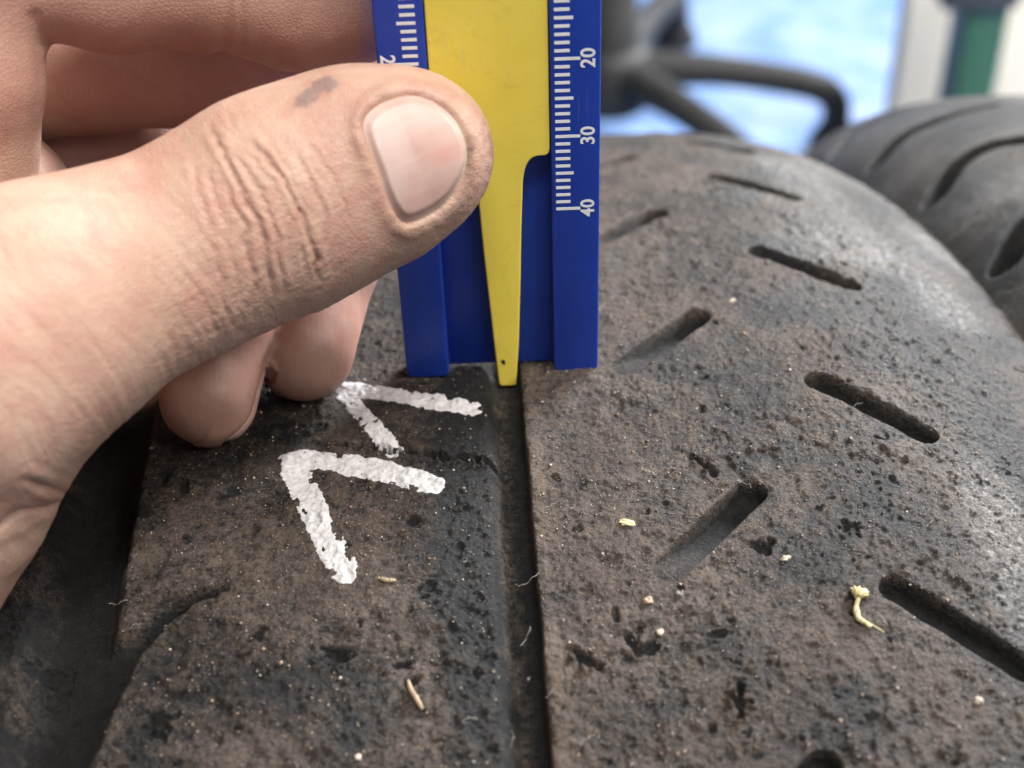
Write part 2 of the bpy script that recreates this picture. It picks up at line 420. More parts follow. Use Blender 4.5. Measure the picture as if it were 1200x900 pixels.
# warp the columns near the groove so that they follow it
XW = XG
PT = tyre_pt(XW, SG, H)
tyre = empty('racing_tyre', tuple(tyre_pt(np.array(0.), np.array(0.), 0) @ np.eye(3) + RM @ np.array([0, 0, -TR])))
tag(tyre, 'worn dusty racing tyre with white paint marks, under the hand and gauge', 'tyre')
TLOC = np.array(tyre.location)/MM
def band(name, i0, i1):
    sl = slice(i0, i1+1)
    V = PT[:, sl].reshape(-1, 3)-TLOC
    me = mesh_np(name, V, grid_quads(len(SA), i1+1-i0), True, {'dust': DU[:, sl], 'scuff_sheen': SCF[:, sl]})
    return link(name, me, M_rubber, tyre)
ci = [0]+[int(np.searchsorted(XA, q)) for q in (-56.5, -47.6, -4.2, 2.2)]+[len(XA)-1]
for nm, a, b in zip(('outer_band', 'wide_groove', 'centre_rib', 'centre_groove', 'shoulder_band'), ci[:-1], ci[1:]): band(nm, a, b)
# the rest of the way round: tread, sidewalls, bead
def ring(name, prof, s0, s1, n, mat, parent, loc, dustv=.4, R=TR, off=(0, 0, 0), rm=RM):
    th = np.linspace(s0, s1, n)/R; P = []
    for x, r in prof:
        P.append(np.stack([np.full(n, x)+off[0], r*np.sin(th)+off[1], r*np.cos(th)-(R-(D0 if R == TR else 0))+off[2]], -1) @ rm.T)
    V = np.stack(P, 1).reshape(-1, 3)-loc
    me = mesh_np(name, V, grid_quads(n, len(prof)), True, {'dust': np.full(len(V), dustv), 'scuff_sheen': np.zeros(len(V))})
    return link(name, me, mat, parent)
xr = np.linspace(-98, 84, 50)
ring('rear_tread', [(x, TR-tyre_d(x)) for x in xr], 150, 2*math.pi*TR-84, 300, M_rubber, tyre, TLOC)
full = 2*math.pi*TR
r84, r98 = TR-tyre_d(84.), TR-tyre_d(-98.)
side = [(84, r84), (86.5, r84-7), (88, r84-16), (86, r84-32), (80, r84-55), (70, r84-78), (62, 200), (58, 197), (54, 200)]
ring('sidewall', [(x, r) for x, r in smooth_path(side, 30)], 0, full, 360, M_rubber, tyre, TLOC, .1)
side = [(-98, r98), (-101, r98-7), (-102, r98-14), (-100, r98-30), (-94, r98-50), (-82, 205), (-76, 197), (-70, 200)]
ring('sidewall', [(x, r) for x, r in smooth_path(side, 30)], 0, full, 360, M_rubber, tyre, TLOC, .1)
ring('inner_liner', [(x, 0*x+r) for x, r in smooth_path([(54, 200), (74, 222), (78, 260), (0, 284), (-78, 255), (-78, 222), (-70, 200)], 40)], 0, full, 200, M_rubber, tyre, TLOC, .05)

# white paint strokes
def paint_mat():
    t = NT('white_paint'); a = t.noise(1500, 4, .7); b = t.noise(300, 3)
    c = t.mix(t.mapr(a, .35, .65), (.33, .32, .32), (.47, .455, .46)); c = t.mix(t.mapr(b, .62, .75), c, (.42, .41, .40))
    g = t.noise(1300, 4, .7); g2 = t.noise(260, 3, .6)
    c = t.mix(t.mapr(t.math('ADD', g, t.math('MULTIPLY', g2, .45)), (.86), 1.0), c, (.10, .09, .085))
    t.set(Base_Color=c, Roughness=.6); t.bump(a, .6, .00018); return t.m
M_paint = paint_mat()
def stroke_mark(label, lines, seed):
    pl = [[pix_to_tyre(*q) for q in L] for L, w_ in lines]
    allp = np.array([q for L in pl for q in L]); lo, hi = allp.min(0)-3, allp.max(0)+3
    xa = np.arange(lo[0], hi[0], .11); sa = np.arange(lo[1], hi[1], .12)
    h, du, sf, X, S, gx = tyre_height(xa, sa)
    m = np.full(X.shape, -9.)
    for L, (_, wd) in zip(pl, lines):
        tot = len(L)-1
        for i, (a, b) in enumerate(zip(L[:-1], L[1:])):
            d, t = seg_dist(X, S, a, b); m = np.maximum(m, wd-d)
    m = m+.13*noise2(X/.9, S/.9, seed)+.13*noise2(X/.35, S/.35, seed+1)+.15*noise2(X/3, S/3, seed+3)
    rough_low = sstep(-.35, -.7, h)*1.8
    along = sstep(.3, .85, noise2(X/1.3, S/1.3, seed+5)+.25*noise2(X/.4, S/.4, seed+6))*sstep(1.6, .2, m)*1.4
    m = m-rough_low-along
    ins = m > 0
    hb = h.copy()
    for _ in range(3):
        q = np.pad(hb, 1, 'edge'); hb = (q[1:-1, 1:-1]*2+q[:-2, 1:-1]+q[2:, 1:-1]+q[1:-1, :-2]+q[1:-1, 2:])/6
    h = np.maximum(h*.25+hb*.75, h-.03)
    hh = h+np.clip(m/.35, 0, 1)*.05+.03+.02*noise2(X/.5, S/.5, seed+8)
    hh = np.where(ins, hh, h-.08)
    P = tyre_pt(X, S, hh)-TLOC
    q = grid_quads(len(sa), len(xa)); keep = ins.ravel()[q].any(1)
    q = q[keep]; idx, inv_ = np.unique(q, return_inverse=True)
    o = link('paint_mark', mesh_np('paint_mark', P.reshape(-1, 3)[idx], inv_.reshape(-1, 4)), M_paint, tyre); o['label'] = label
stroke_mark('large white angle painted on the centre rib', [([(340, 541), (365, 538), (430, 548), (506, 568)], 1.8), ([(338, 543), (352, 565), (378, 620), (403, 670)], 1.75)], 201)
stroke_mark('smaller white angle partly under the fingertip', [([(405, 455), (480, 466), (552, 479)], 1.45), ([(404, 462), (420, 480), (444, 507), (463, 530)], 1.25)], 301)

# second tyre beside it
M_rub2 = M_rubber
P2 = (155.5, 8.045, -6.28, -3.4245e-3, 7.1797e-7, 4.432)
R2 = 300.0
def d2(x): return P2[3]*(x-P2[5])**2+P2[4]*(x-P2[5])**4
t2c = RM @ np.array([P2[0], P2[1], P2[2]-R2])
tyre2 = empty('smooth_tyre', tuple(t2c)); tag(tyre2, 'smooth grey tyre with curved shoulder grooves standing behind on the right', 'tyre')
xa = np.linspace(-80, 80, 321); sa = np.linspace(-60, 230, 581); X, S = np.meshgrid(xa, sa)
h2 = fbm2(X/3, S/3, 401, 3)*.10+noise2(X/.9, S/.9, 405)*.03
du2 = .30+.2*fbm2(X/12, S/12, 410, 3)
sc2 = .3+.4*sstep(-.2, .6, noise2(X/10, S/10, 411))
def t2pt(x, s, h=0.0):
    r = R2-d2(x)+h; th = s/R2
    return np.stack(np.broadcast_arrays(x+P2[0], r*np.sin(th)+P2[1], r*np.cos(th)-R2+P2[2]), -1) @ RM.T
def pix_to_tyre2(u, v):
    gx_, gs_ = np.meshgrid(np.linspace(-79, 60, 80), np.linspace(-40, 200, 120)); P = t2pt(gx_, gs_); q, dep = proj(P)
    e = np.hypot(q[..., 0]-u, q[..., 1]-v); near_ = dep[e < 12].min() if (e < 12).any() else dep[e == e.min()].min()
    k = np.argmin(np.where(dep < near_+15, e, 1e9)); x, s = gx_.flat[k], gs_.flat[k]
    for _ in range(20):
        a = np.array([[x, s], [x+.1, s], [x, s+.1]]); w_, _d = proj(t2pt(a[:, 0], a[:, 1]))
        Jm = np.stack([(w_[1]-w_[0])/.1, (w_[2]-w_[0])/.1], 1)
        try: d = np.clip(np.linalg.solve(Jm, np.array([u, v])-w_[0]), -3, 3)
        except np.linalg.LinAlgError: break
        x += d[0]; s += d[1]
    return x, s
g2a = [pix_to_tyre2(*q) for q in ((1098, 227), (1120, 195), (1155, 173), (1198, 164))]
g2b = [pix_to_tyre2(*q) for q in ((1031, 187), (1058, 160), (1107, 138), (1160, 124))]
STEP2 = float(np.mean([b[1]-a[1] for a, b in zip(g2a[:2], g2b[:2])]))
for k in range(-3, 5):
    L = g2b if k == 1 else [(a, b+STEP2*k) for a, b in g2a]
    L = smooth_path([(a, b, 0) for a, b in L], 24)[:, :2]
    dmin = np.full(X.shape, 99.); tt = np.zeros(X.shape)
    for i in range(len(L)-1):
        d, t = seg_dist(X, S, L[i], L[i+1]); b_ = d < dmin; dmin = np.where(b_, d, dmin); tt = np.where(b_, (i+t)/(len(L)-1), tt)
    wd = 2.0*(1-.2*tt); m = sstep(wd+.8, wd-.7, dmin)
    h2 = h2*(1-m)-4.5*m; m2 = sstep(wd+1.7, wd-.1, dmin); du2 = du2*(1-m2); sc2 = sc2*(1-m2)
r_ = R2-d2(X)+h2; th = S/R2
V = (np.stack([X+P2[0], r_*np.sin(th)+P2[1], r_*np.cos(th)-R2+P2[2]], -1) @ RM.T).reshape(-1, 3)-t2c
link('tread', mesh_np('tread', V, grid_quads(len(sa), len(xa)), True, {'dust': np.clip(du2, 0, 1), 'scuff_sheen': sc2}), M_rub2, tyre2)
ring('rear_tread', [(x, R2-d2(x)) for x in np.linspace(-80, 80, 50)], 230, 2*math.pi*R2-60, 260, M_rubber, tyre2, t2c, .3, R2, P2[:3])
e2 = R2-d2(-80.)
sd = smooth_path([(-80, e2), (-82, e2-6), (-83, e2-14), (-80, e2-32), (-72, e2-58), (-64, 205), (-58, 198), (-52, 202)], 30)
ring('sidewall', [tuple(q) for q in sd], 0, 2*math.pi*R2, 300, M_rubber, tyre2, t2c, .12, R2, P2[:3])
e2 = R2-d2(80.)
sd = smooth_path([(80, e2), (82, e2-6), (83, e2-14), (80, e2-32), (72, e2-58), (64, 205), (58, 198), (52, 202)], 30)
ring('sidewall', [tuple(q) for q in sd], 0, 2*math.pi*R2, 300, M_rubber, tyre2, t2c, .12, R2, P2[:3])

# ------------------------------------------------------------------ depth gauge
def plastic(name, c0, c1, rough, dirt, dirtc):
    t = NT(name); a = t.noise(160, 4, .6); b = t.noise(900, 4, .6); s_ = t.noise(60, 5, .7, dist=1.5)
    c = t.mix(t.mapr(a, .3, .7), c0, c1)
    f_ = t.math('MULTIPLY', t.math('MULTIPLY', t.mapr(s_, .50, .74), t.mapr(b, .38, .68)), dirt)
    c = t.mix(f_, c, dirtc)
    t.set(Base_Color=c, Roughness=t.mapr(b, .3, .7, rough-.06, rough+.08), Specular_IOR_Level=.45)
    mp = t.n('ShaderNodeMapping', {'Vector': t.obj(), 'Scale': (1., 1., .05)})
    scr = t.mapr(t.noise(1500, 2, .5, mp.outputs[0]), .66, .72); scr = t.math('MULTIPLY', scr, t.mapr(s_, .45, .6))
    c = t.mix(t.math('MULTIPLY', scr, .22), c, (.45, .45, .42)); t.set(Base_Color=c)
    t.bump(t.math('ADD', b, t.math('MULTIPLY', a, .5)), .12, .0001)
    return t.m
M_blue = plastic('blue_plastic', (.009, .040, .32), (.013, .047, .36), .42, .12, (.03, .05, .12))
M_yellow = plastic('yellow_plastic', (.78, .62, .08), (.84, .68, .10), .42, .45, (.22, .17, .05))
M_print = plain('white_print', (.78, .79, .80), .5, .04, 800)
gauge = tag(empty('depth_gauge', (-.6, 0, 0)), 'blue plastic tread depth gauge with yellow slider standing over the groove', 'depth gauge')
GX0 = -.6
XL0, XL1, XR0, XR1 = -12.75, -7.1, 6.9, 12.75
HT = 82.0
in_at(gauge, 'back_plate', box_mesh('back_plate', XL0+GX0+.3, XR1+GX0-.3, 1.0, 2.6, .45, HT-.4, .15, 2), M_blue)
def rail(x0, x1, z0):
    bm = bmesh.new()
    bmesh.ops.create_cube(bm, size=1)
    for v in bm.verts: v.co = Vector(((x0+x1)/2+GX0+v.co.x*(x1-x0), .7+v.co.y*3.4, z0+(v.co.z+.5)*(HT-z0)))*MM
    ed = [e for e in bm.edges if abs((e.verts[0].co-e.verts[1].co).normalized().y) > .9]
    bmesh.ops.bevel(bm, geom=ed, offset=.9*MM, segments=5, affect='EDGES', profile=.5)
    bmesh.ops.bevel(bm, geom=[e for e in bm.edges if len(e.link_faces) == 2 and e.calc_face_angle() > .9], offset=.25*MM, segments=3, affect='EDGES', profile=.5)
    me = bpy.data.meshes.new('rail'); bm.to_mesh(me); bm.free()
    for p in me.polygons: p.use_smooth = True
    me.set_sharp_from_angle(angle=math.radians(40))
    return in_at(gauge, 'rail', me, M_blue)
rl, rr = rail(XL0, XL1, -.1), rail(XR0, XR1, .0)
FY = -1.0                                     # front face of the rails
def print_mesh(x0, x1, z, hh): return box_mesh('tick_mark', x0, x1, FY-.03, FY+.02, z-hh, z+hh, 0)
proto = {}
for n in range(0, 41):
    z = 65.6-n
    if z < 20: continue
    kind = 2 if n % 10 == 0 else 1 if n % 5 == 0 else 0
    ln = (1.75, 2.15, 2.95)[kind]
    for side_, rl_ in ((0, rl), (1, rr)):
        key = (kind, side_)
        if key not in proto:
            x0 = XR0+GX0+.55 if side_ else XL1+GX0-.95-ln
            me = box_mesh('tick_mark', x0, x0+ln, FY-.03, FY+.03, -.19, .19, .06 if False else 0)
            me.materials.append(M_print); me.transform(Matrix.Translation(-gauge.location)); proto[key] = me
        o = link('tick_mark', proto[key], None, rl_); o.location = (0, 0, z*MM)
def numeral(txt, x, z, ang, par):
    c = bpy.data.curves.new('numeral', 'FONT'); c.body = txt; c.size = 2.35*MM; c.align_x = 'CENTER'; c.align_y = 'CENTER'; c.extrude = .02*MM; c.offset = .045*MM
    c.space_character = 1.08
    o = bpy.data.objects.new('numeral_tmp', c); col.objects.link(o)
    dg = bpy.context.evaluated_depsgraph_get(); me = bpy.data.meshes.new_from_object(o.evaluated_get(dg)); bpy.data.objects.remove(o)
    me.transform(Matrix.Translation(Vector((x, FY-.012, z))*MM) @ Matrix.Rotation(ang, 4, 'Y') @ Matrix.Rotation(math.pi/2, 4, 'X'))
    me.transform(Matrix.Translation(-gauge.location)); me.materials.clear(); me.materials.append(M_print); me.name = 'numeral'
    link('numeral', me, None, par)
for n in (0, 10, 20, 30, 40):
    numeral(str(n), XR0+GX0+4.45, 65.6-n, -math.pi/2, rr)
    numeral(str(n), XL0+GX0+1.15, 65.6-n, math.pi/2, rl)

# slider
yf = -.75
def P2d(u, v): q = at_y(u, v, yf); return (q[0], q[2])
out = [P2d(585.5, 452), P2d(604.5, 452)]
tipz = min(out[0][1], out[1][1])
def arc(p0, p1, p2, n=6):
    p0, p1, p2 = map(np.array, (p0, p1, p2)); return [tuple((1-t)**2*p0+2*t*(1-t)*p1+t*t*p2) for t in np.linspace(0, 1, n)]
xr_ = XR0+GX0-.12; xl_ = XL1+GX0+.12
zr = P2d(640, 183)[1]; nx = P2d(614, 215)[0]; nz = P2d(614, 215)[1]
right = [P2d(605, 450), P2d(608, 400), P2d(610, 330), P2d(611, 270)] + arc(P2d(612.5, 222), (P2d(613, 190)[0], zr), (nx+1.9, zr), 9) + arc((xr_-.9, zr), (xr_, zr), (xr_, zr+.9), 5) + [(xr_, HT+12)]
left = [(xl_, HT+12), (xl_, zr+5.5)] + arc((xl_+.2, zr+4.5), (xl_+3.4, zr-1), P2d(560, 232), 8) + [P2d(567, 300), P2d(574, 360), P2d(581, 420), P2d(584.5, 449)]
poly = right+left+arc(P2d(585, 451), (out[0][0], tipz-.1), ((out[0][0]+out[1][0])/2, tipz-.05), 4)[:-1]+arc(((out[0][0]+out[1][0])/2, tipz-.05), (out[1][0], tipz-.1), P2d(604.8, 451), 4)
bm = bmesh.new(); vs = [bm.verts.new((x*MM, yf*MM, z*MM)) for x, z in poly]; fc = bm.faces.new(vs)
ex = bmesh.ops.extrude_face_region(bm, geom=[fc]); bmesh.ops.translate(bm, verts=[v for v in ex['geom'] if isinstance(v, bmesh.types.BMVert)], vec=(0, 1.6*MM, 0))
bmesh.ops.recalc_face_normals(bm, faces=bm.faces[:])
bmesh.ops.bevel(bm, geom=[e for e in bm.edges if len(e.link_faces) == 2 and abs((e.verts[0].co-e.verts[1].co).normalized().y) < .5], offset=.2*MM, segments=3, affect='EDGES', profile=.5)
me = bpy.data.meshes.new('slider'); bm.to_mesh(me); bm.free()
for p in me.polygons: p.use_smooth = True
me.set_sharp_from_angle(angle=math.radians(35))
for p in me.polygons:
    if p.area > 4e-6: p.use_smooth = False
slider = in_at(gauge, 'slider', me, M_yellow)
# black chip near the slider's tip
cp = at_y(590, 424, yf)
bm = bmesh.new(); rr_ = random.Random(3)
bmesh.ops.create_icosphere(bm, subdivisions=2, radius=1)
for v in bm.verts: v.co = Vector((v.co.x*.22, v.co.y*.06, v.co.z*.42))*MM*(1+.3*rr_.uniform(-1, 1))
me = bpy.data.meshes.new('dirt_speck'); bm.to_mesh(me); bm.free(); me.transform(Matrix.Translation(Vector((cp[0], cp[1]-.03, cp[2]))*MM) @ Matrix.Rotation(-.5, 4, 'Y'))
me.transform(Matrix.Translation(-gauge.location)); link('dirt_speck', me, M_black, slider)

# ------------------------------------------------------------------ the hand: one continuous surface from a distance field
def J(u, v, y, rpx):
    p = at_y(u, v, y); _, dep = proj(p[None]); return (p, rpx*dep[0]/F)
def smin(a, b, k):
    h = np.clip(.5+.5*(b-a)/k, 0, 1); return b*(1-h)+a*h-k*h*(1-h)
def cone(P, a, ra, b, rb, ky=1.0):
    a = a.copy(); b = b.copy(); yc = (a[1]+b[1])/2
    Q = P.copy()
    if ky != 1.0:
        # flatten across the axis, along y
        ax = b-a
        ty = np.clip(((Q-a) @ ax)/(ax@ax), 0, 1); yl = a[1]+ty*(b[1]-a[1])
        Q[:, 1] = yl+(Q[:, 1]-yl)/ky
    ba = b-a; l2 = ba@ba; t = np.clip(((Q-a) @ ba)/l2, 0, 1)
    d = np.linalg.norm(Q-a-t[:, None]*ba, axis=1)-(ra+(rb-ra)*t)
    return d*(ky if ky < 1 else 1)
THUMB = [J(484, 178, -9.0, 90), J(452, 190, -9.6, 104), J(402, 206, -10.6, 114), J(318, 244, -13.5, 125), J(208, 299, -17.5, 117), J(110, 336, -22, 127), J(34, 376, -28, 152), J(-70, 436, -34, 176), J(-220, 560, -38, 215)]
TKY = [.80, .80, .84, .9, .94, .96, .97, .98]
HEEL = [J(-38, 512, -33, 124), J(-80, 588, -38, 126), J(-190, 720, -44, 170)]
INDEX = [J(-50, 210, -4, 92), J(-34, 90, -3, 80), J(-22, -40, 2, 76), J(130, -26, 7.5, 84), J(262, -32, 9.5, 88), J(345, -4, 11.4, 82), J(408, -8, 11.5, 84)]
def ground_J(u, v, rpx, lift=.15):
    r = rpx*190/F
    x, s = pix_to_tyre(u, v+rpx*.55); zt = tyre_pt(np.array(x), np.array(s))[2]
    p = at_z(u, v, zt+r+lift); return (p, r)
MT = ground_J(357, 413, 59); RT = ground_J(243, 468, 55)
MIDDLE = [J(-110, 80, 24, 110), J(100, 62, 27, 88), J(310, 64, 29, 88), J(462, 104, 29, 80), J(380, 300, MT[0][1]+12, 63), MT]
RING = [J(-80, 215, 30, 110), J(60, 172, 33, 82), J(150, 168, 36, 78), J(270, 210, 40, 76), J(262, 375, RT[0][1]+8, 60), RT]
PINKY = [J(-90, 390, 18, 100), J(60, 330, 30, 70), J(150, 320, 30, 62), J(185, 390, 20, 56), J(160, 440, 8, 52)]
PALM = [J(-180, 240, 14, 190), J(-190, 420, 0, 200), J(-300, 620, -10, 230)]
WEB = [J(-20, 250, 6, 110), J(-70, 330, -4, 160)]
def chain(P, C, ks, kk=3.0):
    d = None
    for i in range(len(C)-1):
        c = cone(P, C[i][0], C[i][1], C[i+1][0], C[i+1][1], ks[i] if ks else 1.0)
        d = c if d is None else smin(d, c, kk)
    return d
def hand_sdf(P):
    th = chain(P, THUMB, TKY, 4.0)
    th = smin(th, chain(P, HEEL, None, 3.), 4.0)
    pa = smin(chain(P, PALM, [.75, .8], 6.), chain(P, WEB, None), 8.)
    ix = chain(P, INDEX, None, 2.0)
    mi = chain(P, MIDDLE, [1, 1, 1, 1, .92], 2.5)
    ri = chain(P, RING, [1, 1, 1, 1, .92], 2.5)
    pi = chain(P, PINKY, None, 2.5)
    base = smin(smin(th, pa, 8.), pi, 1.0)
    # fingers stay apart from one another, all grow from the palm
    d = smin(base, ix, 1.2)
    d = smin(d, mi, .8); d = smin(d, ri, .12)
    return d
# grid and surface nets
ST = .62
lo = np.array([-112., -62., -42.]); hi = np.array([4., 52., 92.])
ax = [np.arange(lo[i], hi[i]+ST, ST) for i in range(3)]
def eval_grid():
    n = [len(a) for a in ax]; D = np.empty(n, np.float32)
    # coarse pass, then fine only near the surface
    B = 8; nb = [(k+B-1)//B for k in n]
    cx = [np.array([a[min(i*B+B//2, len(a)-1)] for i in range(k)]) for a, k in zip(ax, nb)]
    CP = np.stack(np.meshgrid(*cx, indexing='ij'), -1).reshape(-1, 3); cd_ = hand_sdf(CP).reshape(nb)
    near = np.abs(cd_) < B*ST*1.6+1.5
    for i, j, k in np.ndindex(*nb):
        sl = (slice(i*B, (i+1)*B), slice(j*B, (j+1)*B), slice(k*B, (k+1)*B)); D[sl] = cd_[i, j, k]
    ii = np.argwhere(near)
    for ch in np.array_split(ii, max(1, len(ii)//400)):
        blocks = []
        for i, j, k in ch:
            blocks.append(np.stack(np.meshgrid(ax[0][i*B:(i+1)*B], ax[1][j*B:(j+1)*B], ax[2][k*B:(k+1)*B], indexing='ij'), -1).reshape(-1, 3))
        vals = hand_sdf(np.concatenate(blocks)); p = 0
        for (i, j, k), b in zip(ch, blocks):
            sh = (len(ax[0][i*B:(i+1)*B]), len(ax[1][j*B:(j+1)*B]), len(ax[2][k*B:(k+1)*B]))
            D[i*B:(i+1)*B, j*B:(j+1)*B, k*B:(k+1)*B] = vals[p:p+len(b)].reshape(sh); p += len(b)
    return D
D = eval_grid()
D[0], D[-1], D[:, 0], D[:, -1], D[:, :, 0], D[:, :, -1] = (1.,)*6   # close the cut ends outside the frame
def surface_nets(D):
    n = D.shape; S_ = D < 0
    c = np.zeros([k-1 for k in n], np.int8)
    for dx in (0, 1):
        for dy in (0, 1):
            for dz in (0, 1): c += S_[dx:n[0]-1+dx, dy:n[1]-1+dy, dz:n[2]-1+dz]
    act = (c > 0) & (c < 8); cells = np.argwhere(act)
    acc = np.zeros((len(cells), 3)); cnt = np.zeros(len(cells))
    corners = [(a, b, d) for a in (0, 1) for b in (0, 1) for d in (0, 1)]
    for a in corners:
        for axis in range(3):
            if a[axis]: continue
            b = list(a); b[axis] = 1
            va = D[tuple((cells+a).T)]; vb = D[tuple((cells+b).T)]
            m = (va < 0) != (vb < 0); t = np.where(m, va/(va-vb+1e-12), 0)
            q = np.array(a)[None]+0.0*acc; q[:, axis] = t
            acc += q*m[:, None]; cnt += m
    V = cells+acc/cnt[:, None]
    idx = -np.ones(act.shape, np.int64); idx[act] = np.arange(len(cells)); F_ = []
    for axis in range(3):
        a1, a2 = [(1, 2), (2, 0), (0, 1)][axis]
        sl0 = [slice(None)]*3; sl1 = [slice(None)]*3; sl0[axis] = slice(0, -1); sl1[axis] = slice(1, None)
        s0 = S_[tuple(sl0)]; s1 = S_[tuple(sl1)]
        e = np.argwhere(s0 != s1)
        e = e[(e[:, a1] > 0) & (e[:, a2] > 0) & (e[:, a1] < n[a1]-1) & (e[:, a2] < n[a2]-1)]
        fl_ = s0[tuple(e.T)]
        def off(o1, o2):
            q = e.copy(); q[:, a1] += o1; q[:, a2] += o2; return idx[tuple(q.T)]
        q = np.stack([off(-1, -1), off(0, -1), off(0, 0), off(-1, 0)], 1)
        q[~fl_] = q[~fl_][:, ::-1]; F_.append(q)
    return V*ST+lo, np.concatenate(F_)
HV, HF = surface_nets(D)
tmp = mesh_np('hand_tmp', HV, HF); to = link('hand_tmp', tmp)
md = to.modifiers.new('s', 'SMOOTH'); md.factor = .5; md.iterations = 4
md = to.modifiers.new('d', 'SUBSURF'); md.levels = 1; md.render_levels = 1
me = bpy.data.meshes.new_from_object(to.evaluated_get(bpy.context.evaluated_depsgraph_get()))
bpy.data.objects.remove(to)
nv = len(me.vertices); V = np.empty(nv*3, np.float32); me.vertices.foreach_get('co', V); V = V.reshape(-1, 3).astype(float)/MM
Nn = np.empty(nv*3, np.float32); me.vertices.foreach_get('normal', Nn); Nn = Nn.reshape(-1, 3).astype(float)

def seg3(P, a, b):
    ba = b-a; t = np.clip(((P-a) @ ba)/(ba@ba+1e-9), 0, 1); return np.linalg.norm(P-a-t[:, None]*ba, axis=1), t
# thumb frame: U along the thumb towards the tip, W across it, both in the vertical plane
tipP, ipP = THUMB[1][0], THUMB[3][0]
U = tipP-ipP; U[1] = 0; U /= np.linalg.norm(U); W = np.array([U[2], 0, -U[0]])
front = sstep(.05, .35, -Nn[:, 1])                                # skin that faces away from the gauge
dthumb = np.full(nv, 99.)
for i in range(len(THUMB)-1):
    d, _ = seg3(V, THUMB[i][0], THUMB[i+1][0]); dthumb = np.minimum(dthumb, d-max(THUMB[i][1], THUMB[i+1][1]))
on_thumb = (dthumb < 1.5)
def crease_pts(L, y=-24.): return np.array([at_y(u, v, y) for u, v in L])[:, [0, 2]]
disp = np.zeros(nv)
_, _dep = proj(V)
# each crease: points along it, depth, width in mm; the fold between neighbours swells
PV, _ = proj(V); PVW = PV
def poly_d(L):
    PV = PVW
    L = smooth_path([(a, b, 0) for a, b in L], 28)[:, :2]; dm = np.full(nv, 1e9); tm = np.zeros(nv); sg = np.zeros(nv)
    for i in range(len(L)-1):
        d, t = seg_dist(PV[:, 0], PV[:, 1], L[i], L[i+1]); b = d < dm
        dm = np.where(b, d, dm); tm = np.where(b, (i+t)/(len(L)-1), tm)
        cr = (L[i+1][0]-L[i][0])*(PV[:, 1]-L[i][1])-(L[i+1][1]-L[i][1])*(PV[:, 0]-L[i][0]); sg = np.where(b, np.sign(cr), sg)
    return dm, tm, sg
MPP = .105                                                          # mm per pixel at the thumb
sel = np.where(on_thumb & (front > 0) & (PV[:, 0] > -40) & (PV[:, 0] < 600))[0]
_V, _PV, _nv = V, PV, nv
PV = PV[sel]; nv = len(sel)
PVW = PV+np.stack([4.5*noise2(PV[:, 1]/22, PV[:, 0]/40, 44)+2.0*noise2(PV[:, 1]/8, PV[:, 0]/20, 45), 3*noise2(PV[:, 0]/25, PV[:, 1]/25, 46)], 1); dsel = np.zeros(nv); red_shade = np.zeros(_nv)
CREASES = [
    ([(246, 140), (256, 165), (280, 215), (304, 270), (318, 320), (322, 350)], .55, 4.2),
    ([(268, 178), (290, 200), (312, 250), (328, 300), (336, 345)], .38, 3.5),
    ([(286, 160), (310, 180), (340, 225), (362, 270), (372, 300), (368, 332)], .62, 4.2),
    ([(316, 158), (334, 190), (352, 225), (366, 255)], .36, 3.2),
    ([(342, 170), (362, 200), (376, 235), (384, 270), (380, 300)], .34, 3.4),
    ([(356, 165), (388, 200), (404, 235), (408, 262)], .20, 3.2),
    ([(262, 200), (276, 240), (292, 290), (300, 330), (298, 372)], .34, 3.6),
    ([(240, 185), (252, 230), (270, 285), (280, 330), (280, 380)], .22, 3.4),
    ([(222, 178), (230, 215), (246, 268), (262, 330), (262, 390)], .20, 4.),
    ([(150, 262), (190, 290), (225, 330), (250, 372), (256, 400)], .16, 4.),
    ([(120, 270), (165, 305), (200, 345), (226, 390), (236, 420)], .14, 4.),
    ([(90, 285), (140, 325), (178, 365), (205, 410), (212, 440)], .13, 4.5),
    ([(300, 190), (322, 186), (340, 176)], .20, 2.2), ([(318, 262), (340, 250), (352, 232)], .20, 2.2), ([(276, 262), (290, 246), (300, 222)], .18, 2.4), ([(350, 300), (364, 286), (382, 284)], .18, 2.2),
    ([(330, 205), (345, 215), (352, 235)], .25, 2.4), ([(300, 240), (318, 262), (326, 286)], .22, 2.4),
    ([(346, 262), (356, 285), (356, 310)], .22, 2.4), ([(20, 560), (70, 575), (86, 588)], .5, 6.), ([(-20, 625), (30, 600), (84, 586)], .5, 7.),
]
for L, dp, wd in CREASES:
    d, t, sg = poly_d(L); fade = sstep(0, .22, t)*sstep(1, .8, t)
    wob = np.clip(.95+.75*noise2(t*7, np.full_like(t, dp*50+wd), 5), .1, 1.6)
    dsel -= dp*.50*np.exp(-(d/(wd*.5))**2)*fade*wob
    dsel += dp*.30*np.exp(-((d-wd*1.9)/(wd*1.1))**2)*fade
# slanting fine lines of the thumb's back
pu = PV[:, 0]; pv = PV[:, 1]
q1 = pu*.82-pv*.57+12*noise2(pu/60, pv/60, 8); q2 = pu*.57+pv*.82
dsel += .045*noise2(q1/8, q2/50, 33)*sstep(395, 330, pu)+.025*noise2(q1/4, q2/22, 34)*sstep(400, 330, pu)
dsel += .03*noise2(pu/3.2, pv/3.2, 35)+sstep(150, 230, pu)*sstep(430, 380, pu)*(.04*noise2((pu*.9-pv*.42)/3.0, (pu*.42+pv*.9)/16, 36)+.035*noise2((pu*.42+pv*.9)/3.4, (pu*.9-pv*.42)/14, 37))
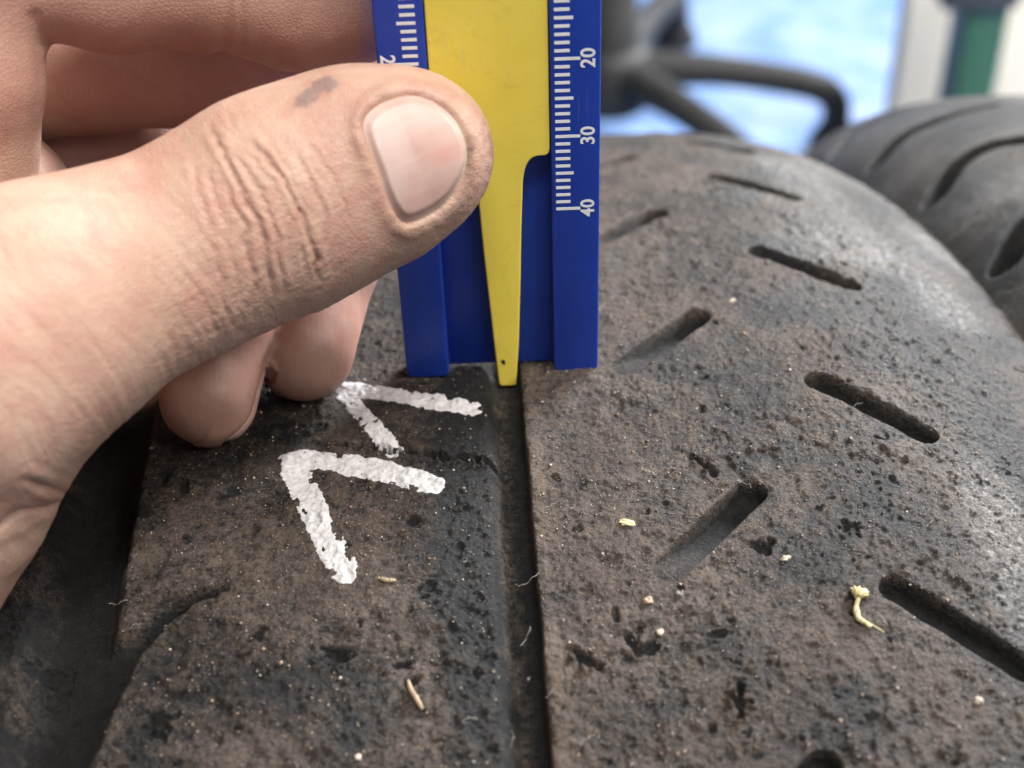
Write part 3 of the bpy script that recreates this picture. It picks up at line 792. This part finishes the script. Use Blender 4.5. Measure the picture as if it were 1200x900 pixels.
# nail bed
NAIL = np.array([(155, 330), (176, 262), (255, 200), (370, 165), (470, 178), (560, 228), (630, 298), (676, 390), (690, 480), (676, 570), (620, 680), (540, 760), (440, 815), (370, 832), (322, 790), (270, 680), (230, 560), (180, 430)], float)/4.285+np.array([390, 70])
def close_smooth(poly, n=96):
    P = np.array(list(poly[-2:])+list(poly)+list(poly[:3])); m = len(poly); out = []
    for q in np.linspace(0, m, n, endpoint=False):
        i = int(q); f_ = q-i; p0, p1, p2, p3 = P[i+1], P[i+2], P[i+3], P[i+4]
        out.append(.5*((2*p1)+(-p0+p2)*f_+(2*p0-5*p1+4*p2-p3)*f_**2+(-p0+3*p1-3*p2+p3)*f_**3))
    return np.array(out)
NS = close_smooth(NAIL, 180)
def inside(poly, x, y):
    r = np.zeros(len(x), bool); j = len(poly)-1
    for i in range(len(poly)):
        xi, yi = poly[i]; xj, yj = poly[j]
        c = ((yi > y) != (yj > y)) & (x < (xj-xi)*(y-yi)/(yj-yi+1e-12)+xi); r ^= c; j = i
    return r
def poly_sd(poly, x, y):
    d = np.full(len(x), 1e9)
    for i in range(len(poly)):
        dd, _ = seg_dist(x, y, poly[i], poly[(i+1) % len(poly)]); d = np.minimum(d, dd)
    return np.where(inside(poly, x, y), -d, d)
sd = poly_sd(NS, pu, pv)
cuticle = sstep(450, 415, pu+.35*(pv-180))                           # proximal side
dsel += -.85*sstep(3.0, -3.5, sd)
dsel += (.16+.20*cuticle)*(1+.5*noise2(pu/9, pv/9, 38))*np.exp(-((sd-9)/7.5)**2)*(1-sstep(2, -2, sd))
dsel *= front[sel]*.6+.4
disp[sel] += dsel
red_shade[sel] += .55*np.exp(-((sd-10)/16)**2)*(.4+.6*cuticle)+.25*sstep(330, 380, pu)*sstep(460, 400, pu)
crg = np.zeros(len(sel))
for L, dp, wd in CREASES[:13]:
    d, t, sg = poly_d(L); crg += .35*dp*np.exp(-(d/(wd*.32))**2)*sstep(0, .2, t)*sstep(1, .8, t)*sstep(-.5, .4, noise2(pu/8, pv/8, 39))
for L, dp, wd in CREASES[:9]:
    d, t, sg = poly_d(L); red_shade[sel] += .45*np.exp(-(d/(wd*1.1))**2)*sstep(0, .15, t)*sstep(1, .85, t)*dp/.5
ink = np.zeros(_nv)
di, ti = seg_dist(pu, pv, (351, 120), (384, 96)); ink[sel] = sstep(11, 3, di+4*noise2(pu/9, pv/9, 66)-2*ti)*.7
tipdirt = np.zeros(_nv)
dN, tN = seg_dist(pu, pv, (553, 160), (550, 215)); tipdirt[sel] = crg+.55*np.exp(-((sd-1.5)/2.2)**2)*sstep(-.1, .4, noise2(pu/5, pv/5, 64))*sstep(500, 535, pu+.3*(pv-190))+sstep(5, 1, dN+3*noise2(pu/3, pv/3, 67))*.6+sstep(560, 574, pu)*.7*sstep(-.1, .5, noise2(pu/5, pv/9, 68))
PV, nv = _PV, _nv
disp += noise3(V/7, 71)*.22*(~on_thumb)+noise3(V/2.2, 75)*.05*(~on_thumb)+noise3(V/3, 73)*.03
# nail seen edge-on on the ring finger: local frame across the nail
RNC = RT[0]; RNB = RING[-2][0]-RT[0]; RNB /= np.linalg.norm(RNB)
RNN = np.array([.80, .60, -.05]); RNN -= RNB*(RNN@RNB); RNN /= np.linalg.norm(RNN); RNA = np.cross(RNB, RNN)
_a = np.linspace(0, 2*np.pi, 64, endpoint=False)
RNP = np.stack([3.4*np.sign(np.cos(_a))*np.abs(np.cos(_a))**.75, .6+5.6*np.sign(np.sin(_a))*np.abs(np.sin(_a))**.75], 1)
rel = V-RNC; nsel = np.where(((rel @ RNN) > 0) & (np.linalg.norm(rel, axis=1) < 14) & (seg3(V, RING[-2][0], RT[0])[0] < RT[1]+1.6))[0]
sdr = poly_sd(RNP, rel[nsel] @ RNA, rel[nsel] @ RNB)
disp[nsel] += -.55*sstep(.25, -.3, sdr)+.22*np.exp(-((sdr-.7)/.55)**2)*(1-sstep(.2, -.2, sdr))
# crease under the index finger's last joint, and its soft pads
ixd = np.full(nv, 99.)
for i in range(2, len(INDEX)-1):
    d, _ = seg3(V, INDEX[i][0], INDEX[i+1][0]); ixd = np.minimum(ixd, d-max(INDEX[i][1], INDEX[i+1][1]))
on_ix = ixd < 1.2
for L, dp, wd in (([(262, -60), (268, 0), (262, 60), (250, 100)], .45, 10.), ([(276, -60), (284, 10), (282, 60)], .2, 6.), ([(40, 20), (56, 60), (60, 110)], .3, 9.)):
    d = np.full(nv, 1e9)
    for a, b in zip(L[:-1], L[1:]):
        dd, _ = seg_dist(PV[:, 0], PV[:, 1], a, b); d = np.minimum(d, dd)
    disp -= np.where(on_ix, dp*np.exp(-(d/wd)**2), 0)*front
# finger pads (prints) and darker red skin standing in for shade on the fingers
pad = np.zeros(nv)
for C in (MIDDLE, RING):
    d, t = seg3(V, C[-2][0], C[-1][0]); pad = np.maximum(pad, sstep(2.5, .5, d-C[-1][1])*1.)
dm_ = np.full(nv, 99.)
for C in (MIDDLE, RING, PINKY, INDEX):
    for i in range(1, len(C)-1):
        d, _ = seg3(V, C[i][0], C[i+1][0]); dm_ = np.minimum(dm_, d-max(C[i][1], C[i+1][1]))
red_shade = np.clip(red_shade+1.15*sstep(1.5, 0, dm_), 0, 1.7)
V2 = V+Nn*disp[:, None]
me.vertices.foreach_set('co', (V2*MM).astype(np.float32).ravel())
for n_, a in (('red_shade', red_shade), ('ink', ink), ('tip_dirt', tipdirt), ('pad', pad)):
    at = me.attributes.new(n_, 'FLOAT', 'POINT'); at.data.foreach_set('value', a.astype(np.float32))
me.polygons.foreach_set('use_smooth', np.ones(len(me.polygons), bool)); me.name = 'hand'; me.update()
def skin_mat():
    t = NT('skin'); r_ = t.attr('red_shade'); k = t.attr('ink'); dt = t.attr('tip_dirt'); pd = t.attr('pad')
    big = t.noise(70, 4, .6, dist=.5); mid = t.noise(320, 4, .6); fine = t.noise(1800, 3, .6)
    c = t.mix(t.mapr(big, .3, .7), (.48, .297, .220), (.57, .380, .294))
    blot = t.noise(150, 5, .65, dist=.8)
    c = t.mix(t.math('MULTIPLY', t.mapr(blot, .44, .66), .75), c, (.47, .235, .185))
    c = t.mix(t.math('MULTIPLY', t.mapr(mid, .5, .75), .35), c, (.55, .40, .295))
    c = t.mix(t.math('MULTIPLY', r_, .5, True), c, (.28, .13, .105))  # real redness, plus finger shade put into the skin colour
    c = t.mix(t.math('MULTIPLY', t.mapr(fine, .55, .75), .18), c, (.58, .43, .34))
    c = t.mix(t.math('MULTIPLY', k, .75), c, (.10, .085, .11))
    c = t.mix(t.math('MULTIPLY', dt, .6), c, (.12, .08, .06))
    t.set(Base_Color=c, Roughness=t.mapr(mid, .3, .7, .42, .58), Specular_IOR_Level=.42, Subsurface_Weight=.14, Subsurface_Radius=(.0020, .0009, .0005), Subsurface_Scale=1.0)
    vor = t.n('ShaderNodeTexVoronoi', {'Vector': t.obj(), 'Scale': 2000., 'Randomness': .9}, feature='DISTANCE_TO_EDGE')
    cells = t.mapr(vor.outputs['Distance'], 0., .22)
    wv = t.n('ShaderNodeTexWave', {'Vector': t.obj(), 'Scale': 420., 'Distortion': 2.6, 'Detail': 1.5, 'Detail Scale': .35}, bands_direction='X', wave_type='BANDS')
    ridges = t.math('MULTIPLY', wv.outputs['Fac'], t.math('MULTIPLY', pd, .07))
    h = t.math('ADD', t.math('MULTIPLY', cells, t.math('SUBTRACT', .55, t.math('MULTIPLY', pd, .5))), t.math('ADD', ridges, t.math('MULTIPLY', mid, .5)))
    t.bump(h, .45, .00016)
    return t.m
M_skin = skin_mat()
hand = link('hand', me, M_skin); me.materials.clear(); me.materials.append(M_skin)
tag(hand, 'bare left hand pinching the gauge between thumb and fingers, thumbnail facing out', 'hand')

def nail_mat():
    t = NT('fingernail'); a = t.noise(420, 3); ln = t.attr('lunula'); ed = t.attr('edge'); rd = t.attr('blush'); rg = t.attr('ridge')
    c = t.mix(t.mapr(a, .3, .7), (.50, .325, .28), (.56, .385, .335))
    c = t.mix(t.math('MULTIPLY', rd, .8), c, (.56, .28, .23)); c = t.mix(t.math('MULTIPLY', ln, .75), c, (.62, .49, .45)); c = t.mix(t.math('MULTIPLY', ed, .8), c, (.66, .55, .42))
    t.set(Base_Color=c, Roughness=t.mapr(a, .3, .7, .42, .54), Subsurface_Weight=.2, Subsurface_Radius=(.0015, .0007, .0004), Subsurface_Scale=1.)
    st = t.noise(900, 2); t.bump(t.math('ADD', t.math('MULTIPLY', st, .4), rg), .22, .00006); return t.m
M_nail = nail_mat()
def nail_patch(name, B, rays, off_mid, off_edge, lun, nr=26, sdf=None):
    sdf = sdf or hand_sdf
    nseg = len(B); c = B.mean(0)
    tt = np.linspace(0, 1, nr)**.8
    uv = (c[None, None]+(B[None]-c)*tt[:, None, None]).reshape(-1, 2)
    o, d, t = rays(uv)
    for _ in range(70): t = t+np.clip(sdf(o+d*t[:, None]), -2, 3)*.85
    P = o+d*t[:, None]
    e = .2; G = np.stack([sdf(P+np.eye(3)[i]*e)-sdf(P-np.eye(3)[i]*e) for i in range(3)], 1); G /= np.linalg.norm(G, axis=1)[:, None]
    ttf = np.repeat(tt, nseg); off = off_mid+(off_edge-off_mid)*sstep(.80, 1., ttf)
    P = P+G*off[:, None]
    Q = np.vstack([P, (P-G*.5)[-nseg:]])
    f_ = grid_quads(nr+1, nseg, True)
    ln_, ed_, bl = lun(np.vstack([uv, uv[-nseg:]]), np.append(ttf, np.ones(nseg)))
    return link(name, mesh_np(name, Q, f_[:, ::-1], True, {'lunula': ln_, 'edge': ed_, 'blush': bl, 'ridge': ridge(np.vstack([uv, uv[-nseg:]]))}), M_nail, hand)
def ridge(uv):
    q = uv[:, 0]*.40+uv[:, 1]*.92
    return .5+.5*noise2(q/4.0, q*0+uv[:, 0]/160, 801)+.3*noise2(q/9., q*0, 802)
def cam_rays(uv):
    d = np.stack([ray(u, v) for u, v in uv]); d /= np.linalg.norm(d, axis=1)[:, None]
    return CAM+0*d, d, np.full(len(d), 130.)
def thumb_lun(uv, tt):
    q = (uv[:, 0]-452)*.93-(uv[:, 1]-190)*.36
    side_ = uv[:, 0]+.42*(uv[:, 1]-190)
    l = sstep(490, 464, np.hypot((uv[:, 0]-425)*1.0, (uv[:, 1]-205)*.62)+425)*.6
    e = sstep(.86, .95, tt)*sstep(500, 530, side_)
    b = np.exp(-(((uv[:, 0]-520)/16)**2+((uv[:, 1]-180)/12)**2))+.3*np.exp(-((uv[:, 1]-240)/22)**2)
    return l, e, b
nail_patch('thumbnail', NS, cam_rays, .05, -.52, thumb_lun, 60)
def ring_rays(uv):
    o = RNC+RNN*10+uv[:, :1]*RNA+uv[:, 1:]*RNB
    return o, np.repeat(-RNN[None], len(uv), 0), np.full(len(uv), 0.)
nail_patch('fingernail', RNP, ring_rays, .10, -.22, lambda uv, tt: (np.zeros(len(uv)), sstep(.82, 1, tt)*(uv[:, 1] < 0)*.4, np.full(len(uv), .5)), 14, lambda P: chain(P, RING, [1, 1, 1, 1, .92], 2.5))

# ------------------------------------------------------------------ loose bits lying on the tread
def surf_at(u, v, lift=0.):
    x, s = pix_to_tyre(u, v)
    h = float(tyre_height(np.array([x-.05, x, x+.05]), np.array([s-.05, s, s+.05]))[0][1, 1])
    return tyre_pt(np.array(x), np.array(s), h+lift), x, s
M_flake = plain('dry_flake', (.46, .40, .22), .6, .2, 900)
M_straw = plain('straw', (.26, .19, .12), .6, .25, 900)
M_stone = plain('pale_stone', (.40, .34, .27), .7, .3, 1200)
M_dstone = plain('grey_stone', (.16, .15, .14), .7, .2, 1200)
def lump(name, u, v, a, b, c, ang, mat, label, cat, seed, group=None):
    p, x, s = surf_at(u, v, c*.15); r = random.Random(seed); bm = bmesh.new()
    bmesh.ops.create_icosphere(bm, subdivisions=2, radius=1)
    ca, sa_ = math.cos(ang), math.sin(ang)
    for q in bm.verts:
        k = 1+r.uniform(-.42, .30); X_, Y_, Z_ = q.co.x*a*k, q.co.y*b*k, q.co.z*c*k
        q.co = Vector((ca*X_-sa_*Y_, sa_*X_+ca*Y_, Z_))*MM
    m_ = bpy.data.meshes.new(name); bm.to_mesh(m_); bm.free()
    o = link(name, m_, mat); o.location = Vector(p)*MM; tag(o, label, cat, group); return o
lump('flake', 734, 613, 1.0, .55, .22, -.35, M_flake, 'yellow dry flake left of the lower short sipe', 'flake', 1)
lump('crumb', 759, 704, .6, .55, .3, .3, M_straw, 'tan crumb just below the lower end of the short sipe', 'crumb', 2)
lump('pebble', 921, 655, .55, .4, .35, .3, M_stone, 'pale pebble midway between the lower short sipe and the pale shred', 'pebble', 3)
lump('pebble', 773, 741, .45, .45, .35, .3, M_stone, 'small pale pebble alone beside a dark pit', 'pebble', 4)
lump('pebble', 797, 696, .55, .5, .4, .9, M_dstone, 'grey pebble at the lower end of the short sipe', 'pebble', 5)
lump('pebble', 1146, 821, .55, .45, .35, .2, M_stone, 'pale pebble below the rightmost long sipe', 'pebble', 6)
lump('pebble', 858, 353, .65, .5, .35, .2, M_stone, 'pale pebble at the top end of the short sipe beside the gauge', 'pebble', 7)
lump('pebble', 419, 887, .4, .4, .3, .2, M_stone, 'pale pebble on the rib near the bottom edge', 'pebble', 8)
def strand(name, pts, rad, mat, label, cat, lift=.25):
    P = [surf_at(u, v, lift)[0] for u, v in pts]; P = smooth_path(P, 22); c = P.mean(0)
    o = link(name, tube_mesh(name, P-c, [max(.03, rad*(.35+.65*math.sin(math.pi*(.12+.8*i/21)))*random.uniform(.8, 1.2)) for i in range(22)], 7), mat)
    o.location = Vector(c)*MM; tag(o, label, cat); return o
strand('straw', [(478, 797), (482, 810), (489, 822), (495, 832)], .32, M_straw, 'thin tan straw splinter lying low on the centre rib', 'splinter')
strand('straw', [(444, 680), (454, 682), (464, 681)], .30, M_straw, 'short tan splinter right of the large paint mark', 'splinter')
fk = tag(empty('dry_shred', tuple(surf_at(1010, 715, .3)[0])), 'pale curled plant shred with a thin tail beside the long sipe', 'shred')
fl_ = np.array(fk.location)/MM
def sub_strand(name, pts, rad, lift):
    P = smooth_path([surf_at(u, v, lift)[0] for u, v in pts], 22)-fl_
    link(name, tube_mesh(name, P, [max(.03, rad*(.4+.6*math.sin(math.pi*(.1+.8*i/21)))*random.uniform(.75, 1.25)) for i in range(22)], 7), M_flake, fk)
sub_strand('head', [(998, 697), (1003, 696), (1010, 700), (1012, 703)], .75, .3)
sub_strand('stem', [(1006, 702), (1003, 714), (1006, 726), (1014, 732), (1020, 737)], .36, .3)
sub_strand('tail', [(1010, 729), (1022, 734), (1036, 742)], .10, .35)

# grit
def grit(n, seed):
    r = np.random.default_rng(seed)
    x = r.uniform(-58, 72, n); s = r.uniform(-80, 60, n)
    keep = (np.abs(x-groove_c(s)) > 2.6) & ((x < -59) | (x > -46.5)); x, s = x[keep], s[keep]
    ix_ = np.clip(np.searchsorted(XA, x), 0, len(XA)-1); js = np.clip(np.searchsorted(SA, s), 0, len(SA)-1)
    h = H[js, ix_]; ok = h > -.45; x, s, h = x[ok], s[ok], h[ok]
    rad = np.minimum(.05+r.exponential(.035, len(x)), .30)
    P = tyre_pt(x, s, h+rad*.35)
    o8 = np.array([(1, 0, 0), (-1, 0, 0), (0, 1, 0), (0, -1, 0), (0, 0, 1), (0, 0, -1)], float)
    T = np.array([(0, 2, 4), (2, 1, 4), (1, 3, 4), (3, 0, 4), (2, 0, 5), (1, 2, 5), (3, 1, 5), (0, 3, 5)])
    an = r.uniform(0, 6.28, len(x)); c, s_ = np.cos(an), np.sin(an)
    k = r.uniform(.6, 1.4, (len(x), 6, 3)); L = o8[None]*k*rad[:, None, None]
    L = np.stack([L[..., 0]*c[:, None]-L[..., 1]*s_[:, None], L[..., 0]*s_[:, None]+L[..., 1]*c[:, None], L[..., 2]*.8], -1)
    V = (P[:, None]+L).reshape(-1, 3); Q = (T[None]+np.arange(len(x))[:, None, None]*6).reshape(-1, 3)
    return mesh_np('grit', V, Q, False, {'tone': np.repeat(r.uniform(0, 1, len(x)), 6)})
t = NT('grit'); tn = t.attr('tone')
ramp = t.n('ShaderNodeValToRGB', {'Fac': tn}); cr = ramp.color_ramp
cr.elements[0].color = (.03, .028, .027, 1); cr.elements[1].color = (.50, .44, .37, 1)
e_ = cr.elements.new(.35); e_.color = (.16, .11, .075, 1); e_ = cr.elements.new(.8); e_.color = (.33, .25, .18, 1)
t.set(Base_Color=ramp.outputs[0], Roughness=.7)
g_ = link('grit', grit(17000, 5), t.m); tag(g_, 'fine sandy grit scattered over the worn tread', 'grit', kind='stuff')
# lint fibres
M_lint = plain('lint', (.45, .42, .38), .7, .1, 400)
allV, allF, base = [], [], 0
pts = [(655, 590), (660, 600), (610, 760), (620, 800), (604, 690), (600, 860), (1040, 735), (880, 575), (640, 820), (560, 845), (150, 705), (152, 740), (1000, 480), (770, 560), (950, 700), (700, 860), (1080, 620), (850, 480)]
for i, (u, v) in enumerate(pts):
    p, x, s = surf_at(u, v); r = np.random.default_rng(500+i); k = 9
    a = r.uniform(0, 6.28); X_ = x+np.cumsum(np.r_[0, np.cos(a+np.cumsum(r.normal(0, .35, k-1)))])*r.uniform(.2, .45); S_ = s+np.cumsum(np.r_[0, np.sin(a+np.cumsum(r.normal(0, .35, k-1)))])*r.uniform(.2, .45)
    P = tyre_pt(X_, S_, .25+.3*np.abs(r.normal(0, 1, k)))
    for q in range(k-1):
        for an in (0, 2.1, 4.2): allV += [P[q]+.02*np.array([math.cos(an), math.sin(an), .5*math.sin(an)])]
        if q < k-2:
            b = base+q*3
            for z in range(3): allF.append((b+z, b+(z+1) % 3, b+3+(z+1) % 3, b+3+z))
    base = len(allV)
lf = link('lint', mesh_np('lint', np.array(allV), np.array(allF)), M_lint); tag(lf, 'fine pale lint fibres clinging to the tread', 'lint', kind='stuff')
